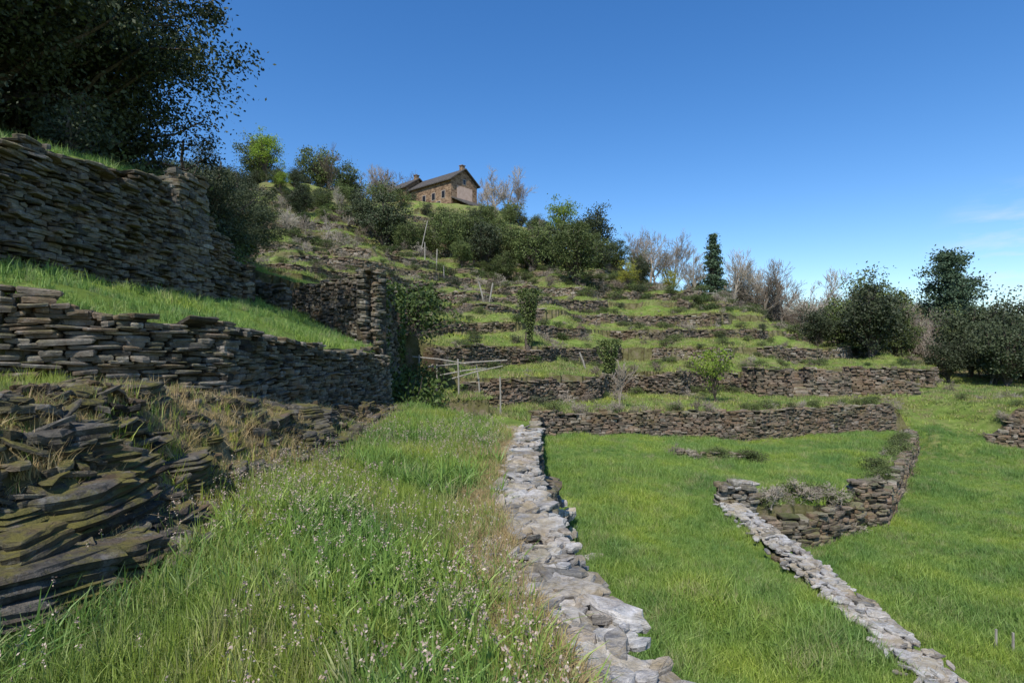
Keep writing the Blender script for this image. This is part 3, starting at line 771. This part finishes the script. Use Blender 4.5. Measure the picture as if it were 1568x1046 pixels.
for (x,y,s) in ((-3.7,20.5,1.0),(-3.6,19,.6),(-4.4,26.5,1.2),(-5.2,28.5,1.3),(-3.9,24,.7)): put(sh[1],'shrub',x,y,s*1.5,R.random()*6)
po=[]
for i,me in enumerate(sh+bsh): 
    o=bpy.data.objects.new('bramble_p%d'%i,me); po.append(o)
C_sh=proto_coll('proto_shrub',po)
NB=1700
W=A(WALLPTS); k=rng.choice(len(W),NB)
x=W[k,0]+rng.normal(0,.6,NB);y=W[k,1]+rng.normal(.2,1.0,NB)
m=(y<84)&((y>52)|(rng.uniform(0,1,NB)<.75)); x,y=x[m],y[m]
s=rng.uniform(.2,.6,len(x))*np.where(y>58,1.7,1)
scatter('terrace_brambles',np.stack([x,y,Z(x,y)-.1],1),np.stack([0*x,0*x,rng.uniform(0,6,len(x))],1),np.stack([s*1.2,s*1.2,s*.8],1),rng.choice([0,1,3,0,3,4,2,0,4],len(x)),C_sh)
xy=[]
for t in np.linspace(0,1,34): xy.append((10.9+t*9.3-.2,16.9+t*11.8))
for t in np.linspace(0,1,22): xy.append((6.1+t*3.4,14.7+t*1.2))
for t in np.linspace(0,1,10): xy.append((6.3+t*2.8,21.3))
for t in np.linspace(0,1,30): xy.append((2+t*18,fwy(2+t*18)+.6))
for t in np.linspace(0,1,20): xy.append((27+t*18,34+(t*7)%5))
for t in np.linspace(0,1,14): xy.append((24.4+t*14,29.6))
for t in np.linspace(0,1,8): xy.append((20.9+t*.6,29.6+t*5))
xy=A(xy)+rng.normal(0,.15,(len(xy),2)); s=rng.uniform(.2,.48,len(xy))
scatter('wall_brambles',np.stack([xy[:,0],xy[:,1],Z(xy[:,0],xy[:,1])-.05],1),np.stack([0*s,0*s,rng.uniform(0,6,len(s))],1),np.stack([s*1.2,s*1.2,s*.8],1),rng.choice([0,3,4,0],len(s)),C_sh)
po=[];src=oak[:3]+bt+[btl[0],con,pine]
for i,me in enumerate(src): po.append(bpy.data.objects.new('wood_p%02d'%i,me))
C_wd=proto_coll('proto_wood',po)
X_=[];I_=[];S_=[]
for i in range(1300):
    y=R.uniform(50,150); t=R.uniform(.38,1.05); x=t*y
    if t<.62 and y<82: continue
    if t<.8 and y<64: continue
    if .68<t<.84 and y<86: 
        if R.random()<.8: continue
    if t>.78: i_=R.choice([0,1,2,3,4,0,1,7,1,0]); s_=R.uniform(.6,1.1)
    else: i_=R.choice([3,4,5,6,3,4,5,7,6,2,3,0]); s_=R.uniform(.8,1.45)
    if y<62: s_*=.8
    X_.append((x,y));I_.append(i_);S_.append(s_)
for i in range(140):
    y=R.uniform(104,130);x=R.uniform(-75,-8)
    if -26<x and y<112: continue
    X_.append((x,y));I_.append(R.choice([3,4,5,6,0,2]));S_.append(R.uniform(.6,1.05))
for i in range(150):
    y=R.uniform(73,94);x=R.uniform(-60,6)
    if y>80 and -24<x<-6: continue
    X_.append((x,y));I_.append(R.choice([0,1,2,2,3,4]));S_.append(R.uniform(.3,.6))
X_=A(X_);S_=A(S_)
scatter('distant_woodland_trees',np.stack([X_[:,0],X_[:,1],Z(X_[:,0],X_[:,1])-.2],1),np.stack([0*S_,0*S_,rng.uniform(0,6,len(S_))],1),np.stack([S_,S_,S_],1),I_,C_wd)
b=B(); n=3600; t=rng.uniform(0,1,n); yy_=18.1+t*6; xx=it(yy_,[18,20,22,25],[-4.4,-4.12,-4.2,-5.4])+.03
zz=rng.uniform(-.8,4.1,n); m=(np.sin(yy_*2.1)+np.sin(zz*1.7+yy_)+rng.normal(0,.6,n)>-.1)
leaves(b,np.stack([xx+abs(rng.normal(0,.05,n)),yy_,zz],1)[m],.06,0,rng,.7)
b.obj('ivy_plant',[M_ivy])
# ------------------------------------------------------------ house
M_hw,nt,p=newmat('house_stone',.95,.1)
P=pos(nt); br=nd(nt,'ShaderNodeTexVoronoi'); br.inputs['Scale'].default_value=2.6; nt.links.new(mapped(nt,P,(1,1,1.8)),br.inputs['Vector'])
nt.links.new(mix(nt,.6,ramp(nt,br.outputs['Color'],[(.2,(.13,.085,.055)),(.8,(.32,.22,.14))]),ramp(nt,noise(nt,1.5,5,P),[(.3,.7),(.7,1.3)]),'MULTIPLY'),p.inputs['Base Color'])
M_hr,nt,p=newmat('house_roof_slate',.9,.1); nt.links.new(ramp(nt,noise(nt,3,5,pos(nt)),[(.3,(.05,.046,.042)),(.7,(.12,.11,.10))]),p.inputs['Base Color'])
M_pl,nt,p=newmat('house_plaster',.9,.1); nt.links.new(ramp(nt,noise(nt,1.5,5,pos(nt)),[(.3,(.48,.34,.26)),(.7,(.64,.48,.38))]),p.inputs['Base Color'])
M_wi,nt,p=newmat('window_dark',.2,.5); p.inputs['Base Color'].default_value=(.02,.02,.022,1)
M_fr,nt,p=newmat('window_frame',.6,.3); p.inputs['Base Color'].default_value=(.40,.34,.28,1)
def box(b,o,u,v,x0,x1,y0,y1,z0,z1,m=0):
    V=[]
    for z in (z0,z1):
        for (a_,c_) in ((x0,y0),(x1,y0),(x1,y1),(x0,y1)):
            V.append((o[0]+u[0]*a_+v[0]*c_,o[1]+u[1]*a_+v[1]*c_,z))
    b.add(V,[[3,2,1,0],[4,5,6,7],[0,1,5,4],[1,2,6,5],[2,3,7,6],[3,0,4,7]],m)
def house(name,o,u,v,L,Wd,z0,ze,zr,wins,ov=.45,plaster=None,leanto=None):
    root=bpy.data.objects.new(name,None); sc.collection.objects.link(root)
    def ch(b,nm,m):
        ob=b.obj(nm,m); ob.parent=root; return ob
    b=B(); box(b,o,u,v,0,L,0,Wd,z0-2,ze)
    def pt(a,c,z): return (o[0]+u[0]*a+v[0]*c,o[1]+u[1]*a+v[1]*c,z)
    V=[pt(0,0,ze),pt(0,Wd,ze),pt(0,Wd/2,zr),pt(0,Wd/2,ze),pt(L,0,ze),pt(L,Wd,ze),pt(L,Wd/2,zr),pt(L,Wd/2,ze)]
    b.add(V,[[0,4,6,2],[2,6,5,1],[0,2,1,3],[4,7,5,6]],0)
    ch(b,'walls',[M_hw])
    b=B(); sl=(zr-ze)/(Wd/2)
    for sgn in (0,1):
        c0=(-ov if sgn==0 else Wd+ov); zc=ze-ov*sl+.12
        V=[pt(-ov,c0,zc),pt(L+ov,c0,zc),pt(L+ov,Wd/2,zr+.12),pt(-ov,Wd/2,zr+.12)]
        V+= [(q[0],q[1],q[2]+.2) for q in V]
        b.add(V,[[3,2,1,0],[4,5,6,7],[0,1,5,4],[1,2,6,5],[2,3,7,6],[3,0,4,7]],0)
    ch(b,'roof',[M_hr])
    if leanto:
        d,w0,w1,zh,zl=leanto
        b=B(); box(b,o,u,v,-d,-.02,w0,w1,z0-5,zl-.1); ch(b,'leanto_walls',[M_hw])
        b=B(); V=[pt(.0-.02,w0-.3,zh),pt(-d-.5,w0-.3,zl),pt(-d-.5,w1+.3,zl),pt(-.02,w1+.3,zh)]
        V+= [(q[0],q[1],q[2]+.2) for q in V]
        b.add(V,[[3,2,1,0],[4,5,6,7],[0,1,5,4],[1,2,6,5],[2,3,7,6],[3,0,4,7]],0); ch(b,'leanto_roof',[M_hr])
    b=B();b2=B()
    for (f,a_,z_,w,h) in wins:
        if f=='u':
            box(b2,o,u,v,a_-w/2-.1,a_+w/2+.1,-.03,.05,z_-.1,z_+h+.1); box(b,o,u,v,a_-w/2,a_+w/2,-.05,.04,z_,z_+h)
        else:
            box(b2,o,u,v,-.03,.05,a_-w/2-.1,a_+w/2+.1,z_-.1,z_+h+.1); box(b,o,u,v,-.05,.04,a_-w/2,a_+w/2,z_,z_+h)
    if wins: ch(b,'windows',[M_wi]);ch(b2,'window_frames',[M_fr])
    if plaster:
        b=B(); box(b,o,u,v,-.02,.05,plaster[0],plaster[1],plaster[2],plaster[3]); ch(b,'plaster_panel',[M_pl])
    b=B(); box(b,o,u,v,.2,.9,Wd/2-.35,Wd/2+.35,zr-.5,zr+.9); box(b,o,u,v,.1,1.0,Wd/2-.45,Wd/2+.45,zr+.9,zr+1.0); ch(b,'chimney',[M_hw])
    return root
u=A([-.755,.656]); v=A([.656,.755])
house('stone_house',(-10.6,99),u,v,10.8,6.4,26.8,31.8,34.0,[('u',2,28.9,.8,1.2),('u',4.6,28.9,.8,1.2),('u',7.2,28.9,.8,1.2),('u',3.3,26.9,1,1.5),('v',3.2,31.5,.6,.8)],plaster=(1.4,5.2,28.8,31.0),leanto=(4.2,.3,6.8,28.6,26.4))
house('stone_barn',(-19.8,106),u,v,5,6,28.0,32.4,34.4,[('v',2.5,29.9,.8,1.1)])
wall('dry_stone_wall',[(-20,97.5),(-12,95.6),(-7,95.0),(-3,95.6),(1,101)],[24.5,24,23,22.5,21],[26.8,26.6,25.6,24.8,23.6],side=1,thick=.8,rowh=(.15,.25),ln=(.4,1.0),mat=M_hill)
for (x,y,s) in ((-17,96.0,.8),(-1,98,.9),(-21,99,1.2),(-9,91,.8),(-14,91,.9),(-4,92,.8),(-18,92,1.2),(-23,97,1.5),(0,93,1.3)): put(sh[R.choice([0,2])],'shrub',x,y,s*1.6,R.random()*6)
# ------------------------------------------------------------ posts, pergola, fence
def pole(b,x,y,h,lx=0,ly=0,r=.05,z=None):
    z=gz(x,y) if z is None else z
    tube(b,[(x,y,z-.2),(x+lx*.5+.01,y+ly*.5,z+h*.5),(x+lx,y+ly,z+h)],[r,r*.95,r*.85],6,0)
b=B()
P0=[(-4.0,24.6,1.7),(-3.3,24.9,1.3),(-2.3,24.6,1.6),(-1.4,24.9,1.2),(-.5,24.6,1.7)]
for x,y,h in P0: pole(b,x,y,h,random.gauss(0,.08),0,.04)
def rail(p,q,r=.03): tube(b,[p,((p[0]+q[0])/2,(p[1]+q[1])/2,(p[2]+q[2])/2+.04),q],[r,r,r*.8],6,0)
z0=gz(-2,24.6)
rail((-4.3,24.6,z0+1.65),(-2.0,24.6,z0+1.35));rail((-3.6,24.9,z0+1.2),(-.2,24.6,z0+1.5));rail((-3.1,24.5,z0+.85),(-1.1,24.9,z0+1.15));rail((-2.6,24.6,z0+.7),(-.4,24.6,z0+1.25));rail((-4.0,24.6,z0+1.0),(-3.0,25.5,z0+1.5))
b.obj('wooden_pergola',[M_wood])
for (x,y,h,lx) in ((-2.2,46,1.9,-.5),(-1.9,46,1.8,.35),(-8,60,2.4,.1),(-7.2,60,2.2,0),(5.0,38,1.3,-.5),(-11,68,4,.9),(-9.5,62,2,0)):
    b=B(); pole(b,x,y,h,lx,0,.07); b.obj('wooden_post',[M_wood])
for (x,y) in ((8.15,9.6),(8.35,9.5)):
    b=B(); pole(b,x,y,.38,.02,0,.022); b.obj('fence_post',[M_wood])
b=B()
for i in range(7): pole(b,24+i*.9,78,1.1,0,0,.06)
zf=[gz(24+i*.9,78)+.9 for i in range(7)]
for i in range(6): rail((24+i*.9,78,zf[i]),(24.9+i*.9,78,zf[i+1]),.05)
b.obj('wooden_fence',[M_wood])
# ------------------------------------------------------------ light, sky, camera
el=math.radians(52); sd=A([-.34,-.94]); sd/=np.linalg.norm(sd)
to=Vector((sd[0]*math.cos(el),sd[1]*math.cos(el),math.sin(el)))
l=bpy.data.lights.new('sun','SUN'); l.energy=5; l.angle=math.radians(.5); l.color=(1,.95,.87)
lo=bpy.data.objects.new('sun',l); sc.collection.objects.link(lo); lo.rotation_euler=to.to_track_quat('Z','Y').to_euler()
w=bpy.data.worlds.new('World'); sc.world=w; w.use_nodes=True; nt=w.node_tree
bg=nt.nodes['Background']; sk=nt.nodes.new('ShaderNodeTexSky'); sk.sky_type='NISHITA'; sk.sun_disc=False
sk.sun_elevation=el; sk.sun_rotation=math.atan2(sd[0],sd[1]); sk.altitude=300; sk.air_density=1.05; sk.dust_density=.3; sk.ozone_density=3
hs=nt.nodes.new('ShaderNodeHueSaturation'); hs.inputs['Hue'].default_value=.506; hs.inputs['Saturation'].default_value=1.3; hs.inputs['Value'].default_value=1.42
nt.links.new(sk.outputs[0],hs.inputs['Color'])
tc=nt.nodes.new('ShaderNodeTexCoord')
dn=nt.nodes.new('ShaderNodeVectorMath'); dn.operation='DISTANCE'; nt.links.new(tc.outputs['Generated'],dn.inputs[0]); dn.inputs[1].default_value=(.665,.735,.115)
mp=mapped(nt,tc.outputs['Generated'],(6,6,26))
nz=noise(nt,1.6,7,mp,.6)
cf=math_(nt,'MULTIPLY',ramp(nt,nz,[(.45,0.),(.75,1.)]),ramp(nt,dn.outputs['Value'],[(0.0,.9),(.12,0.)]))
cm=mix(nt,cf,hs.outputs[0],(6.5,7,7.6))
nt.links.new(cm,bg.inputs['Color']); bg.inputs['Strength'].default_value=.125
cam=bpy.data.cameras.new('cam'); cam.lens=20; cam.sensor_width=36; cam.shift_y=.0108; cam.clip_end=4000; cam.clip_start=.05
co=bpy.data.objects.new('camera',cam); sc.collection.objects.link(co); co.location=(0,0,1.6); co.rotation_euler=(math.radians(90),0,0)
sc.camera=co
sc.view_settings.view_transform='Standard'; sc.view_settings.look='None'; sc.view_settings.exposure=0
